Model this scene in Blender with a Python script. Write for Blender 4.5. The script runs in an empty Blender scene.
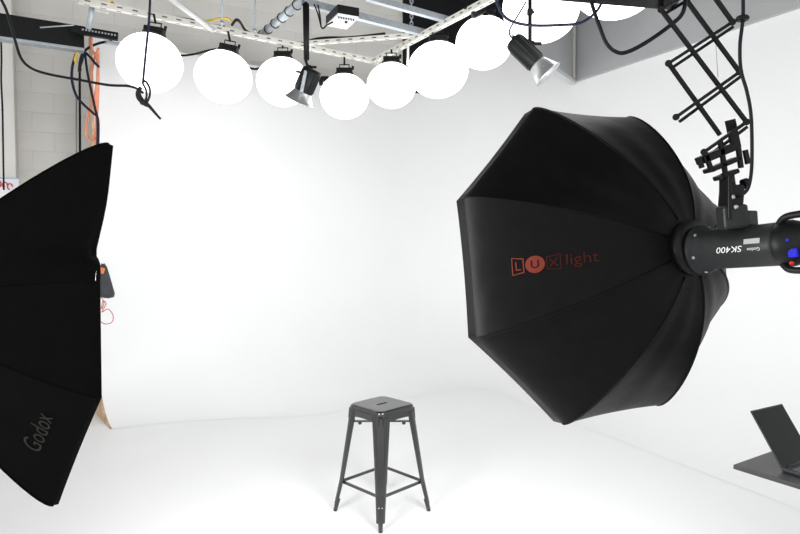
import bpy, bmesh, math, random
from mathutils import Vector, Matrix
random.seed(7)
PI = math.pi
V = Vector
SC = bpy.context.scene
COL = SC.collection

# ------------------------------------------------------------------ camera
F_PX, CAM_H, HORIZON = 622.0, 1.675, 240.0
PITCH = math.atan((267 - HORIZON) / F_PX)
cam_data = bpy.data.cameras.new('camera')
cam_data.sensor_width = 36.0
cam_data.lens = F_PX * 36.0 / 800.0
cam = bpy.data.objects.new('camera', cam_data)
COL.objects.link(cam)
cam.location = (0, 0, CAM_H)
cam.rotation_euler = (PI / 2 - PITCH, 0, 0)
SC.camera = cam

# ------------------------------------------------------------------ world, exposure
world = bpy.data.worlds.new('studio_ambient')
SC.world = world
world.use_nodes = True
world.node_tree.nodes['Background'].inputs[0].default_value = (1.0, 1.0, 1.0, 1)
world.node_tree.nodes['Background'].inputs[1].default_value = 1.0
SC.view_settings.view_transform = 'Standard'
SC.view_settings.look = 'None'
SC.view_settings.gamma = 1.0
SC.view_settings.use_curve_mapping = False
SC.view_settings.exposure = 0.22
LANTERN_POWER = 2.2
OCTABOX_POWER = 15.0

# ------------------------------------------------------------------ measuring helpers
def ray(px, py):
    cp, sp = math.cos(PITCH), math.sin(PITCH)
    a, b = (px - 400) / F_PX, (267 - py) / F_PX
    return V((a, cp + b * sp, -sp + b * cp))
def P(px, py, depth):
    r = ray(px, py)
    return V((0, 0, CAM_H)) + r * (depth / r.y)
def PZ(px, py, z):
    r = ray(px, py)
    return V((0, 0, CAM_H)) + r * ((z - CAM_H) / r.z)

# ------------------------------------------------------------------ materials
MATS = {}
def mat(name, color, rough=0.5, metal=0.0, vary=0.0, scale=20.0, bump=0.0, bump_scale=60.0, emit=0.0, spec=0.5, sheen=0.0):
    m = bpy.data.materials.new(name)
    m.use_nodes = True
    nt = m.node_tree
    b = nt.nodes['Principled BSDF']
    c = (*color, 1)
    b.inputs['Base Color'].default_value = c
    b.inputs['Roughness'].default_value = rough
    b.inputs['Metallic'].default_value = metal
    b.inputs['Specular IOR Level'].default_value = spec
    if sheen:
        b.inputs['Sheen Weight'].default_value = sheen
    co = nt.nodes.new('ShaderNodeTexCoord')
    if vary:
        n = nt.nodes.new('ShaderNodeTexNoise')
        n.inputs['Scale'].default_value = scale
        n.inputs['Detail'].default_value = 4
        nt.links.new(co.outputs['Object'], n.inputs['Vector'])
        r = nt.nodes.new('ShaderNodeValToRGB')
        r.color_ramp.elements[0].position = 0.3
        r.color_ramp.elements[1].position = 0.7
        r.color_ramp.elements[0].color = (*[max(0, x * (1 - vary)) for x in color], 1)
        r.color_ramp.elements[1].color = (*[min(1, x * (1 + vary)) for x in color], 1)
        nt.links.new(n.outputs['Fac'], r.inputs['Fac'])
        nt.links.new(r.outputs['Color'], b.inputs['Base Color'])
    if bump:
        n2 = nt.nodes.new('ShaderNodeTexNoise')
        n2.inputs['Scale'].default_value = bump_scale
        n2.inputs['Detail'].default_value = 3
        nt.links.new(co.outputs['Object'], n2.inputs['Vector'])
        bp = nt.nodes.new('ShaderNodeBump')
        bp.inputs['Strength'].default_value = bump
        bp.inputs['Distance'].default_value = 0.02
        nt.links.new(n2.outputs['Fac'], bp.inputs['Height'])
        nt.links.new(bp.outputs['Normal'], b.inputs['Normal'])
    if emit:
        b.inputs['Emission Color'].default_value = c
        b.inputs['Emission Strength'].default_value = emit
    MATS[name] = m
    return m

mat('cyc_white', (0.90, 0.903, 0.905), 0.5, vary=0.008, scale=1.5)
mat('wall_paint', (0.84, 0.825, 0.785), 0.7, vary=0.03, scale=3, bump=0.05, bump_scale=80)
mat('mortar_paint', (0.80, 0.785, 0.745), 0.8, vary=0.03, scale=5)
mat('ceiling_paint', (0.14, 0.14, 0.14), 0.8, vary=0.03)
mat('black_wall', (0.012, 0.013, 0.014), 0.7, vary=0.2, scale=3, spec=0.18)
mat('bulkhead_grey', (0.43, 0.44, 0.445), 0.55, vary=0.03, scale=2)
mat('trim_white', (0.62, 0.63, 0.63), 0.5, vary=0.02)
mat('conduit_beige', (0.40, 0.39, 0.36), 0.6, vary=0.04)
mat('plywood', (0.52, 0.36, 0.22), 0.7, vary=0.25, scale=14, bump=0.1)
mat('lantern_fabric', (1.0, 1.0, 1.0), 0.7, emit=LANTERN_POWER)
mat('diffuser', (1.0, 1.0, 1.0), 0.7, emit=OCTABOX_POWER)
mat('black_plastic', (0.008, 0.0085, 0.009), 0.42, vary=0.15, scale=30, spec=0.18)
mat('black_metal', (0.008, 0.008, 0.0085), 0.38, vary=0.15, scale=30, spec=0.18)
mat('black_nylon', (0.0032, 0.0034, 0.0032), 0.46, vary=0.2, scale=25, bump=0.35, bump_scale=5, spec=0.10)
mat('matte_nylon', (0.0040, 0.0046, 0.0040), 0.75, vary=0.1, scale=25, bump=0.15, bump_scale=6, spec=0.03)
mat('black_cable', (0.010, 0.011, 0.014), 0.5, vary=0.1, spec=0.18)
mat('blue_cable', (0.011, 0.014, 0.034), 0.45, vary=0.1, spec=0.18)
mat('orange_cable', (0.80, 0.30, 0.17), 0.5, vary=0.1)
mat('yellow_cable', (0.70, 0.47, 0.04), 0.5, vary=0.1)
mat('red_cord', (0.65, 0.13, 0.10), 0.5, vary=0.1)
mat('strut_white', (0.66, 0.65, 0.60), 0.5, vary=0.06, scale=20)
mat('strut_slot', (0.10, 0.10, 0.095), 0.8, vary=0.1)
mat('galvanised', (0.42, 0.46, 0.49), 0.42, 0.6, vary=0.12, scale=40)
mat('silver', (0.58, 0.59, 0.60), 0.30, 0.85, vary=0.04, scale=30)
mat('stool_metal', (0.007, 0.0075, 0.0075), 0.42, 0.0, spec=0.1, vary=0.10, scale=18, bump=0.02, bump_scale=40)
MATS['stool_metal'].node_tree.nodes['Principled BSDF'].inputs['Coat Weight'].default_value = 1.0
MATS['stool_metal'].node_tree.nodes['Principled BSDF'].inputs['Coat Roughness'].default_value = 0.16
MATS['stool_metal'].node_tree.nodes['Principled BSDF'].inputs['Coat IOR'].default_value = 1.62
mat('rubber', (0.012, 0.012, 0.012), 0.8, vary=0.1, spec=0.18)
mat('gun_body', (0.030, 0.031, 0.032), 0.40, 0.3, vary=0.08, scale=50, spec=0.18)
mat('print_white', (0.75, 0.75, 0.75), 0.6, vary=0.05)
mat('print_grey', (0.017, 0.016, 0.014), 0.8, vary=0.05)
mat('print_red', (0.19, 0.036, 0.023), 0.7, vary=0.08, spec=0.1)
mat('print_maroon', (0.055, 0.011, 0.008), 0.7, vary=0.08, spec=0.08)
mat('print_dark', (0.008, 0.006, 0.006), 0.7, vary=0.05, spec=0.08)
mat('print_signred', (0.60, 0.05, 0.06), 0.6, vary=0.05)
mat('sign_white', (0.86, 0.88, 0.92), 0.5, vary=0.02)
mat('sign_blue', (0.45, 0.55, 0.78), 0.5, vary=0.02)
mat('display_blue', (0.015, 0.018, 0.45), 0.5, emit=0.25, spec=0.1)
mat('button_red', (0.7, 0.03, 0.02), 0.4, vary=0.05)
mat('table_black', (0.045, 0.046, 0.048), 0.38, vary=0.15, scale=10)
mat('table_edge', (0.016, 0.016, 0.016), 0.5, vary=0.1, spec=0.18)
mat('screen_glass', (0.010, 0.014, 0.011), 0.16, vary=0.1, scale=3, spec=0.18)
mat('laptop_body', (0.045, 0.047, 0.05), 0.42, 0.4, vary=0.05)
mat('key_grey', (0.16, 0.165, 0.17), 0.5, vary=0.05)
mat('bag_grey', (0.045, 0.050, 0.055), 0.75, vary=0.2, scale=15, bump=0.2, bump_scale=20)
mat('orange_strap', (0.75, 0.22, 0.08), 0.6, vary=0.1)

# ------------------------------------------------------------------ scene helpers
def mw(o):
    m = o.matrix_basis.copy()
    while o.parent:
        o = o.parent
        m = o.matrix_basis @ m
    return m
def tag(o, label=None, cat=None, group=None, kind=None):
    if label: o['label'] = label
    if cat: o['category'] = cat
    if group: o['group'] = group
    if kind: o['kind'] = kind
    return o
def thing(name, label, cat, loc=(0, 0, 0), group=None, rot=None):
    o = bpy.data.objects.new(name, None)
    o.empty_display_size = 0.1
    COL.objects.link(o)
    o.matrix_basis = Matrix.Translation(V(loc)) @ (rot.to_4x4() if rot else Matrix.Identity(4))
    return tag(o, label, cat, group)
def copy_tree(o, parent=None):
    c = o.copy()
    COL.objects.link(c)
    c.parent = parent
    for ch in list(o.children):
        copy_tree(ch, c)
    return c
def frame_of(d, up=V((0, 0, 1))):
    d = V(d).normalized()
    if abs(d.dot(up)) > 0.98:
        up = V((0, 1, 0)) if abs(d.y) < 0.9 else V((1, 0, 0))
    r = d.cross(up).normalized()
    return r, r.cross(d).normalized(), d

class MB:
    def __init__(s):
        s.v, s.f, s.sm = [], [], []
    def add(s, vs, fs, smooth=False):
        n = len(s.v)
        s.v += [V(x) for x in vs]
        for f in fs:
            s.f.append([n + i for i in f])
            s.sm.append(smooth)
        return s
    def box(s, c, size, R=None, taper=1.0):
        c = V(c); hx, hy, hz = [x / 2 for x in size]
        vs = []
        for z in (-hz, hz):
            t = taper if z > 0 else 1.0
            for x, y in ((-hx, -hy), (hx, -hy), (hx, hy), (-hx, hy)):
                p = V((x * t, y * t, z))
                vs.append(c + (R @ p if R else p))
        return s.add(vs, [(3, 2, 1, 0), (4, 5, 6, 7), (0, 1, 5, 4), (1, 2, 6, 5), (2, 3, 7, 6), (3, 0, 4, 7)])
    def bbox(s, c, size, R=None, b=0.004, seg=2):
        bm = bmesh.new()
        bmesh.ops.create_cube(bm, size=1.0)
        for v in bm.verts:
            v.co = V((v.co.x * size[0], v.co.y * size[1], v.co.z * size[2]))
        bmesh.ops.bevel(bm, geom=bm.edges[:], offset=b, segments=seg, profile=0.5, affect='EDGES')
        bm.verts.index_update()
        vs = [V(c) + (R @ v.co if R else v.co) for v in bm.verts]
        fs = [[v.index for v in f.verts] for f in bm.faces]
        bm.free()
        return s.add(vs, fs)
    def bar(s, a, b, w, h, up=V((0, 0, 1))):
        a, b = V(a), V(b)
        r, u, d = frame_of(b - a, up)
        R = Matrix((r, u, d)).transposed()
        return s.box((a + b) / 2, (w, h, (b - a).length), R)
    def tube(s, pts, rad, n=8, caps=True):
        pts = [V(p) for p in pts]
        rr = rad if isinstance(rad, (list, tuple)) else [rad] * len(pts)
        vs, fs = [], []
        pr = None
        for i, p in enumerate(pts):
            d = (pts[min(i + 1, len(pts) - 1)] - pts[max(i - 1, 0)])
            if d.length < 1e-9: d = V((0, 0, 1))
            d.normalize()
            if pr is None:
                r, u, _ = frame_of(d)
            else:
                r = (pr - d * pr.dot(d)).normalized(); u = d.cross(r) * -1
                u = r.cross(d)
            pr = r
            for k in range(n):
                a = 2 * PI * k / n
                vs.append(p + (r * math.cos(a) + u * math.sin(a)) * rr[i])
        m = len(pts)
        for i in range(m - 1):
            for k in range(n):
                k2 = (k + 1) % n
                fs.append((i * n + k, i * n + k2, (i + 1) * n + k2, (i + 1) * n + k))
        s.add(vs, fs, True)
        if caps:
            s.add([vs[k] for k in range(n)], [tuple(reversed(range(n)))])
            s.add([vs[(m - 1) * n + k] for k in range(n)], [tuple(range(n))])
        return s
    def lathe(s, prof, c, d, n=24, smooth=True, up=V((0, 0, 1))):
        """prof: list of (radius, distance along d)"""
        c = V(c); r, u, d = frame_of(d, up)
        vs, fs = [], []
        for (ra, h) in prof:
            for k in range(n):
                a = 2 * PI * k / n
                vs.append(c + d * h + (r * math.cos(a) + u * math.sin(a)) * ra)
        for i in range(len(prof) - 1):
            for k in range(n):
                k2 = (k + 1) % n
                fs.append((i * n + k, i * n + k2, (i + 1) * n + k2, (i + 1) * n + k))
        return s.add(vs, fs, smooth)
    def cyl(s, a, b, ra, rb=None, n=20):
        a, b = V(a), V(b); L = (b - a).length
        rb = ra if rb is None else rb
        s.lathe([(ra, 0), (rb, L)], a, b - a, n)
        s.lathe([(0, 0), (ra, 0)], a, b - a, n, False)
        s.lathe([(rb, L), (0, L)], a, b - a, n, False)
        return s
    def prism(s, poly, ext):
        """poly: 3D points of a planar outline; ext: extrusion vector"""
        n = len(poly); ext = V(ext)
        vs = [V(p) for p in poly] + [V(p) + ext for p in poly]
        fs = [tuple(range(n)), tuple(reversed(range(n, 2 * n)))]
        for i in range(n):
            j = (i + 1) % n
            fs.append((i, i + n, j + n, j))
        return s.add(vs, fs)
    def torus(s, c, d, R, r, n=20, m=8, sx=1.0):
        rr, u, d = frame_of(d)
        pts = [V(c) + rr * math.cos(2 * PI * k / n) * R * sx + u * math.sin(2 * PI * k / n) * R for k in range(n + 1)]
        return s.tube(pts, r, m, False)
    def build(s, name, m, parent=None):
        me = bpy.data.meshes.new(name)
        if parent:
            inv = mw(parent).inverted()
            vs = [inv @ v for v in s.v]
        else:
            vs = s.v
        me.from_pydata([tuple(v) for v in vs], [], s.f)
        me.polygons.foreach_set('use_smooth', s.sm)
        bm = bmesh.new(); bm.from_mesh(me)
        bmesh.ops.remove_doubles(bm, verts=bm.verts, dist=1e-6)
        bmesh.ops.recalc_face_normals(bm, faces=bm.faces)
        bm.to_mesh(me); bm.free()
        me.materials.append(MATS[m])
        o = bpy.data.objects.new(name, me)
        COL.objects.link(o)
        if parent: o.parent = parent
        return o

def smooth_path(pts, sub=8):
    pts = [V(p) for p in pts]
    out = []
    for i in range(len(pts) - 1):
        p0, p1, p2, p3 = pts[max(i - 1, 0)], pts[i], pts[i + 1], pts[min(i + 2, len(pts) - 1)]
        for k in range(sub):
            t = k / sub
            out.append(0.5 * ((2 * p1) + (p2 - p0) * t + (2 * p0 - 5 * p1 + 4 * p2 - p3) * t * t + (3 * p1 - p0 - 3 * p2 + p3) * t ** 3))
    out.append(pts[-1])
    return out
def cable(name, px, rad, m, label=None, cat='cable', group=None, parent=None, n=6):
    """px: (px, py, depth) points along the cable"""
    o = MB().tube(smooth_path([P(*q) for q in px]), rad, n).build(name, m, parent)
    if label: tag(o, label, cat, group)
    return o
def text_mesh(body, size, extr=0.0):
    """vertices and faces of flat lettering, centred on the origin in x, baseline at y=0"""
    cu = bpy.data.curves.new('lettering', 'FONT')
    cu.body = body; cu.size = size; cu.extrude = extr; cu.resolution_u = 3
    cu.align_x = 'CENTER'
    o = bpy.data.objects.new('lettering', cu)
    COL.objects.link(o)
    me = bpy.data.meshes.new_from_object(o)
    vs = [v.co.copy() for v in me.vertices]
    fs = [tuple(p.vertices) for p in me.polygons]
    bpy.data.objects.remove(o); bpy.data.curves.remove(cu); bpy.data.meshes.remove(me)
    return vs, fs

# ================================================================== THE ROOM
def structure(o):
    o['kind'] = 'structure'
    return o

# floor
fl = structure(MB().box((0.5, 4.0, -0.05), (14.0, 15.0, 0.1)).build('floor', 'cyc_white'))

# cyclorama : left run, rounded corner, right run, with a cove into the floor
COVE = 0.5
U1 = V((0.80, 0.60, 0)).normalized()
A0 = V((-2.85, 5.85, 0))
U2 = V((0.432, -0.902, 0)).normalized()
CR0 = V((2.07, 7.44, 0))
# intersection of both runs
den = U1.x * U2.y - U1.y * U2.x
tt = ((CR0 - A0).x * U2.y - (CR0 - A0).y * U2.x) / den
CORNER = A0 + U1 * tt
ang = math.acos(max(-1, min(1, (-U1).dot(U2))))
RC = 1.5
tl = RC / math.tan(ang / 2)
T1, T2 = CORNER - U1 * tl, CORNER + U2 * tl
N1 = V((U1.y, -U1.x, 0)); N2 = V((U2.y, -U2.x, 0))
CC = T1 + N1 * RC
plan = []
for k in range(0, 13):
    plan.append((A0 + U1 * ((T1 - A0).length * k / 12), N1))
a1 = math.atan2(-N1.y, -N1.x); a2 = math.atan2(-N2.y, -N2.x)
while a2 > a1: a2 -= 2 * PI
if a1 - a2 > PI: a2 += 2 * PI
for k in range(1, 25):
    a = a1 + (a2 - a1) * k / 24
    plan.append((CC + V((math.cos(a), math.sin(a), 0)) * RC, V((-math.cos(a), -math.sin(a), 0))))
END2 = CR0 + U2 * 7.2
for k in range(1, 13):
    plan.append((T2 + U2 * ((END2 - T2).length * k / 12), N2))
Z_LOW, Z_HIGH = 3.56, 4.15
def section(p, nrm, ztop, COVE):
    q = [p + V((0, 0, ztop)), p + V((0, 0, 2.0)), p + V((0, 0, COVE))]
    for k in range(1, 13):
        a = PI / 2 * k / 12
        q.append(p + nrm * COVE * (1 - math.cos(a)) + V((0, 0, COVE * (1 - math.sin(a)) + 0.0015)))
    return q
m = MB()
vs, fs = [], []
M_ = 15
high_i = None
for i, (p, nr) in enumerate(plan):
    if high_i is None and i > 12 and 400 + F_PX * p.x / p.y > 441:
        high_i = i
    vs += section(p, nr, Z_HIGH if high_i is not None else Z_LOW, 0.5 + 0.7 * min(1.0, (p - A0).length / 1.6) ** 1.5)
for i in range(len(plan) - 1):
    for k in range(M_ - 1):
        if k == 0 and i == high_i - 1:
            continue
        fs.append((i * M_ + k, i * M_ + k + 1, (i + 1) * M_ + k + 1, (i + 1) * M_ + k))
m.add(vs, fs, True)
# the low panel that ends against the tall corner piece
i = high_i - 1
pa, pb = plan[i][0], plan[i + 1][0]
m.add([pa + V((0, 0, 2)), pa + V((0, 0, Z_LOW)), pb + V((0, 0, Z_LOW)), pb + V((0, 0, 2))], [(0, 1, 2, 3)], True)
cyc = structure(m.build('wall_back', 'cyc_white'))
# timber backing frame of the cyclorama : top plate and the open plywood rib at its end
m = MB()
for i in range(len(plan) - 1):
    zt = Z_HIGH if i >= high_i else Z_LOW
    p, nr = plan[i]; q, nq = plan[i + 1]
    m.add([p + V((0, 0, zt)), q + V((0, 0, zt)), q - nq * 0.07 + V((0, 0, zt)), p - nr * 0.07 + V((0, 0, zt)),
           p - nr * 0.07, q - nq * 0.07], [(0, 1, 2, 3), (3, 2, 5, 4)])
m.build('backing_panel', 'conduit_beige', cyc)
rib = [A0 - N1 * 0.075 + V((0, 0, 0.0)), A0 - N1 * 0.075 + V((0, 0, Z_LOW)), A0 + V((0, 0, Z_LOW)), A0 + V((0, 0, COVE))]
for k in range(1, 13):
    a = PI / 2 * k / 12
    rib.append(A0 + N1 * (COVE * (1 - math.cos(a))) + V((0, 0, COVE * (1 - math.sin(a)))))
MB().prism(rib, -U1 * 0.02).build('edge_board', 'plywood', cyc)

# building wall of painted blocks behind the cyclorama
WD = V((0.906, 0.423, 0)).normalized(); WN = V((0.423, -0.906, 0)).normalized()
W0 = V((-3.27, 6.76, 0))
Rw = Matrix((WD, -WN, V((0, 0, 1)))).transposed()
wl = structure(MB().box(W0 + WD * 2.2 - WN * 0.11 + V((0, 0, 2.65)), (9.6, 0.2, 5.3), Rw).build('wall_left', 'mortar_paint'))
BL, BH = 0.40, 0.20
proto = None
def block(s, z, L):
    global proto
    c = W0 + WD * s + V((0, 0, z)) - WN * 0.020
    if abs(L - BL) < 1e-3 and proto is not None:
        o = proto.copy(); COL.objects.link(o); o.parent = wl
        o.matrix_basis = Matrix.Translation(c) @ Rw.to_4x4()
        return
    o = MB().bbox((0, 0, 0), (L - 0.004, 0.03, BH - 0.004), None, 0.0025, 1).build('block', 'wall_paint')
    o.parent = wl
    o.matrix_basis = Matrix.Translation(c) @ Rw.to_4x4()
    if abs(L - BL) < 1e-3: proto = o
rows = int(5.2 / BH)
for r_ in range(rows):
    z = 0.1 + r_ * BH
    if z < 2.0: continue
    for c_ in range(-3, 11):
        s_ = c_ * BL + (BL / 2 if r_ % 2 else 0)
        if s_ > 3.75: continue
        pt = W0 + WD * s_
        px = 400 + F_PX * pt.x / pt.y
        if px > 130 and z < 3.1: continue
        block(s_, z, BL)
# plain rendered surface lower down, where the cyclorama and the softbox stand in front
MB().box(W0 + WD * 2.2 + V((0, 0, 1.0)) - WN * 0.015, (9.6, 0.02, 2.0), Rw).build('lower_render', 'wall_paint', wl)
# pilaster
pil = MB()
pc = W0 + WD * (-1.16)
pil.bbox(pc + WN * 0.10 + V((0, 0, 2.6)), (0.86, 0.20, 5.2), Rw, 0.008, 2)
tr = structure(pil.build('trim_1', 'wall_paint'))
# black painted section of the wall
structure(MB().box(W0 + WD * 5.25 + WN * 0.0 + V((0, 0, 4.2)), (3.2, 0.06, 2.1), Rw).build('trim_2', 'black_wall'))

# grey bulkhead walls above the right run
BZ = 3.53
D2 = V((-0.545, -0.839, 0)).normalized()
C0 = P(573, 84, 7.40); C0.z = 0
nr_ = N2
bk = MB()
w_len = 6.6
Rr = Matrix((U2, N2, V((0, 0, 1)))).transposed()
bk.box(C0 + U2 * (w_len / 2) - N2 * 0.03 + V((0, 0, BZ + 0.87)), (w_len, 0.06, 1.74), Rr)
structure(bk.build('wall_right', 'bulkhead_grey'))
nl = V((D2.y, -D2.x, 0))
if nl.y > 0: nl = -nl
Rl = Matrix((D2, V((-D2.y, D2.x, 0)), V((0, 0, 1)))).transposed()
Ll = 1.62
b2 = structure(MB().box(C0 + D2 * Ll / 2 - V((0, 0, 0)) + V((0, 0, BZ + 0.87)), (Ll, 0.05, 1.74), Rl).build('wall_front', 'bulkhead_grey'))
MB().box(C0 + D2 * Ll / 2 + V((0, 0, BZ - 0.005)), (Ll, 0.07, 0.045), Rl).build('edge_trim', 'trim_white', b2)
cq = C0 + D2 * 0.10 + V((-D2.y, D2.x, 0)) * (0.04 if V((-D2.y, D2.x, 0)).y < 0 else -0.04)
MB().cyl(cq + V((0, 0, BZ + 0.02)), cq + V((0, 0, 5.2)), 0.018).build('conduit', 'conduit_beige', b2)
# ceiling
structure(MB().box((0.5, 5.2, 5.32), (13, 9.5, 0.08)).build('ceiling', 'ceiling_paint'))

# ================================================================== STOOL
def make_stool():
    base = PZ(382, 510.6, 0)
    t = thing('bar_stool', 'dark gunmetal bar stool with square seat standing alone on the white floor', 'stool',
              (base.x, base.y, 0), rot=Matrix.Rotation(PI / 4, 3, 'Z'))
    M = mw(t)
    def W(x, y, z): return M @ V((x, y, z))
    SH, HS, RD = 0.671, 0.150, 0.045
    def rsq(h, rad, z, n=8):
        q = []
        for (sx, sy, a0) in ((1, 1, 0), (-1, 1, PI / 2), (-1, -1, PI), (1, -1, 1.5 * PI)):
            for k in range(n + 1):
                a = a0 + PI / 2 * k / n
                q.append(W(sx * (h - rad) + rad * math.cos(a), sy * (h - rad) + rad * math.sin(a), z))
        return q
    def slot(lx, ly, z, n=8):
        q = []
        rad = ly
        for (sx, sy, a0) in ((1, 1, 0), (-1, 1, PI / 2), (-1, -1, PI), (1, -1, 1.5 * PI)):
            for k in range(n + 1):
                a = a0 + PI / 2 * k / n
                q.append(W(sx * (lx - rad) + rad * math.cos(a), sy * (ly - rad) + rad * math.sin(a), z))
        return q
    rings = [slot(0.040, 0.0095, SH - 0.030), slot(0.040, 0.0095, SH - 0.004), slot(0.042, 0.011, SH - 0.0010)]
    rings += [rsq(0.115, 0.03, SH - 0.0006), rsq(0.134, 0.04, SH), rsq(0.1415, 0.043, SH - 0.0008), rsq(0.147, RD, SH - 0.005), rsq(HS, RD, SH - 0.012),
              rsq(HS + 0.001, RD, SH - 0.022), rsq(HS + 0.0015, RD, SH - 0.030)]
    m = MB(); n = len(rings[0]); vs = [p for r in rings for p in r]; fs = []
    for i in range(len(rings) - 1):
        for k in range(n):
            k2 = (k + 1) % n
            fs.append((i * n + k, i * n + k2, (i + 1) * n + k2, (i + 1) * n + k))
    m.add(vs, fs[:3 * n], False); m.add(vs, fs[3 * n:], True)
    m.build('seat', 'stool_metal', t)
    # skirt with arched lower edge on each side
    for q in range(4):
        Rz = Matrix.Rotation(q * PI / 2, 3, 'Z')
        vs, fs = [], []
        n = 16
        for k in range(n + 1):
            x = -0.135 + 0.27 * k / n
            e = abs(x) / 0.135
            zb = SH - 0.062 - 0.022 * e ** 3
            for (y, z) in ((HS - 0.0005, SH - 0.024), (HS + 0.006, zb), (HS + 0.003, zb), (HS - 0.004, SH - 0.024)):
                vs.append(M @ (Rz @ V((x, y, z))))
        for k in range(n):
            for j in range(4):
                j2 = (j + 1) % 4
                fs.append((k * 4 + j, k * 4 + j2, (k + 1) * 4 + j2, (k + 1) * 4 + j))
        MB().add(vs, fs).build('apron', 'stool_metal', t)
    # legs : folded sheet channels
    def cl(z):     # radial distance of the outer face on the diagonal
        if z > 0.2: return 0.262 + (0.196 - 0.262) * (z - 0.2) / (0.64 - 0.2)
        return 0.262 + (0.306 - 0.262) * (0.2 - z) / 0.2
    for q in range(4):
        a = PI / 4 + q * PI / 2
        er, et = V((math.cos(a), math.sin(a), 0)), V((-math.sin(a), math.cos(a), 0))
        vs, fs = [], []
        zs = [0.632, 0.60, 0.5, 0.4, 0.3, 0.2, 0.12, 0.050]
        ns = 0
        for z in zs:
            w = 0.052 + (0.108 - 0.052) * ((z - 0.05) / 0.59) ** 1.15
            dp = 0.019 + 0.017 * (z - 0.05) / 0.59
            out = [(-0.5, -1.0), (-0.47, -0.72), (-0.36, -0.36), (-0.20, -0.08), (-0.07, 0.0), (-0.03, -0.05), (0.03, -0.05), (0.07, 0.0), (0.20, -0.08), (0.36, -0.36), (0.47, -0.72), (0.5, -1.0)]
            prof = [(x * w, y * dp) for x, y in out] + [(x * w * 0.92, y * dp - 0.004) for x, y in reversed(out)]
            ns = len(prof)
            for (x, y) in prof:
                vs.append(M @ (er * (cl(z) + y) + et * x + V((0, 0, z))))
        for i in range(len(zs) - 1):
            for k in range(ns):
                k2 = (k + 1) % ns
                fs.append((i * ns + k, i * ns + k2, (i + 1) * ns + k2, (i + 1) * ns + k))
        fs.append(tuple(range(ns))); fs.append(tuple(reversed(range((len(zs) - 1) * ns, len(zs) * ns))))
        lg = MB().add(vs, fs, False).build('leg', 'stool_metal', t)
        ft = MB()
        top, bot = M @ (er * (cl(0.075) - 0.017) + V((0, 0, 0.075))), M @ (er * (cl(0.0) - 0.016) + V((0, 0, 0.0)))
        ft.cyl(bot, top, 0.0125, 0.015, 14)
        ft.build('foot', 'stool_metal', lg)
        for sx in (-1, 1):
            b0 = M @ (er * (cl(0.135) - 0.004) + et * 0.009 * sx + V((0, 0, 0.135)))
            MB().cyl(b0, b0 + (M.to_3x3() @ er) * 0.005, 0.0038, 0.003, 10).build('rivet', 'silver', lg)
    for q in range(4):
        a, b = PI / 4 + q * PI / 2, PI / 4 + (q + 1) * PI / 2
        r = cl(0.186) - 0.014
        MB().bar(W(r * math.cos(a), r * math.sin(a), 0.186), W(r * math.cos(b), r * math.sin(b), 0.186), 0.007, 0.017).build('stretcher', 'stool_metal', t)
    for q in range(2):
        a = PI / 4 + q * PI / 2
        r = cl(0.552) - 0.02
        MB().bar(W(r * math.cos(a), r * math.sin(a), 0.574 - 0.012 * q), W(-r * math.cos(a), -r * math.sin(a), 0.574 - 0.012 * q), 0.022, 0.008).build('brace', 'stool_metal', t)
        for s_ in (-1, 1):
            p = W(s_ * 0.135 * math.cos(a), s_ * 0.135 * math.sin(a), 0.568 - 0.012 * q)
            MB().cyl(p, p - V((0, 0, 0.014)), 0.012, 0.010, 6).build('bolt', 'stool_metal', t)
make_stool()

# ================================================================== OCTABOXES
def bez(p0, p1, p2, p3, t):
    u = 1 - t
    return p0 * u ** 3 + p1 * (3 * u * u * t) + p2 * (3 * u * t * t) + p3 * t ** 3
class Dome:
    def __init__(s, hub, d, rim, r0, m1, m2, sag, scal):
        s.hub, s.d, s.rim = hub, d.normalized(), rim
        s.sag, s.scal, s.notch = sag, scal, {}
        s.ribs = []
        for v in rim:
            rv = v - hub
            rad = rv - s.d * rv.dot(s.d)
            R = rad.length; e = rad.normalized(); h = rv.dot(s.d)
            p0 = hub + e * r0
            s.ribs.append((p0, p0 + e * (R * m1) + s.d * (h * 0.06), v - s.d * (h * m2) + e * (R * 0.02), v))
        s.c = sum(rim, V((0, 0, 0))) / len(rim)
    def rib(s, k, t):
        return bez(*s.ribs[k % len(s.ribs)], t)
    def S(s, k, u, t, lift=0.0):
        def pt(u, t):
            a, b = s.rib(k, t), s.rib(k + 1, t)
            p = a.lerp(b, u)
            ax = s.hub + s.d * ((p - s.hub).dot(s.d))
            inw = (ax - p)
            if inw.length > 1e-6: inw.normalize()
            w = 4 * u * (1 - u)
            L = (a - b).length
            sc = s.scal[k] if isinstance(s.scal, dict) and k in s.scal else (s.scal if not isinstance(s.scal, dict) else 0.03)
            p = p + inw * (L * w * (s.sag * math.sin(PI * min(1, t)) ** 0.8 + sc * t ** 3))
            if k in s.notch:
                p = p + inw * (s.notch[k] * math.exp(-((u - 0.66) / 0.16) ** 2) * t ** 3)
            # faint drag folds running from the ring
            p = p + s.d * (0.0035 * math.sin(u * 11 + k * 1.7) * w * t * (1 - t) * 4)
            return p
        p = pt(u, t)
        if lift:
            e = 0.01
            du = pt(min(1, u + e), t) - pt(max(0, u - e), t)
            dt = pt(u, min(1, t + e)) - pt(u, max(0, t - e))
            n = du.cross(dt)
            if n.length > 1e-12:
                n.normalize()
                if n.dot(p - (s.hub + s.d * 0.2)) < 0: n = -n
                p = p + n * lift
        return p
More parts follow.
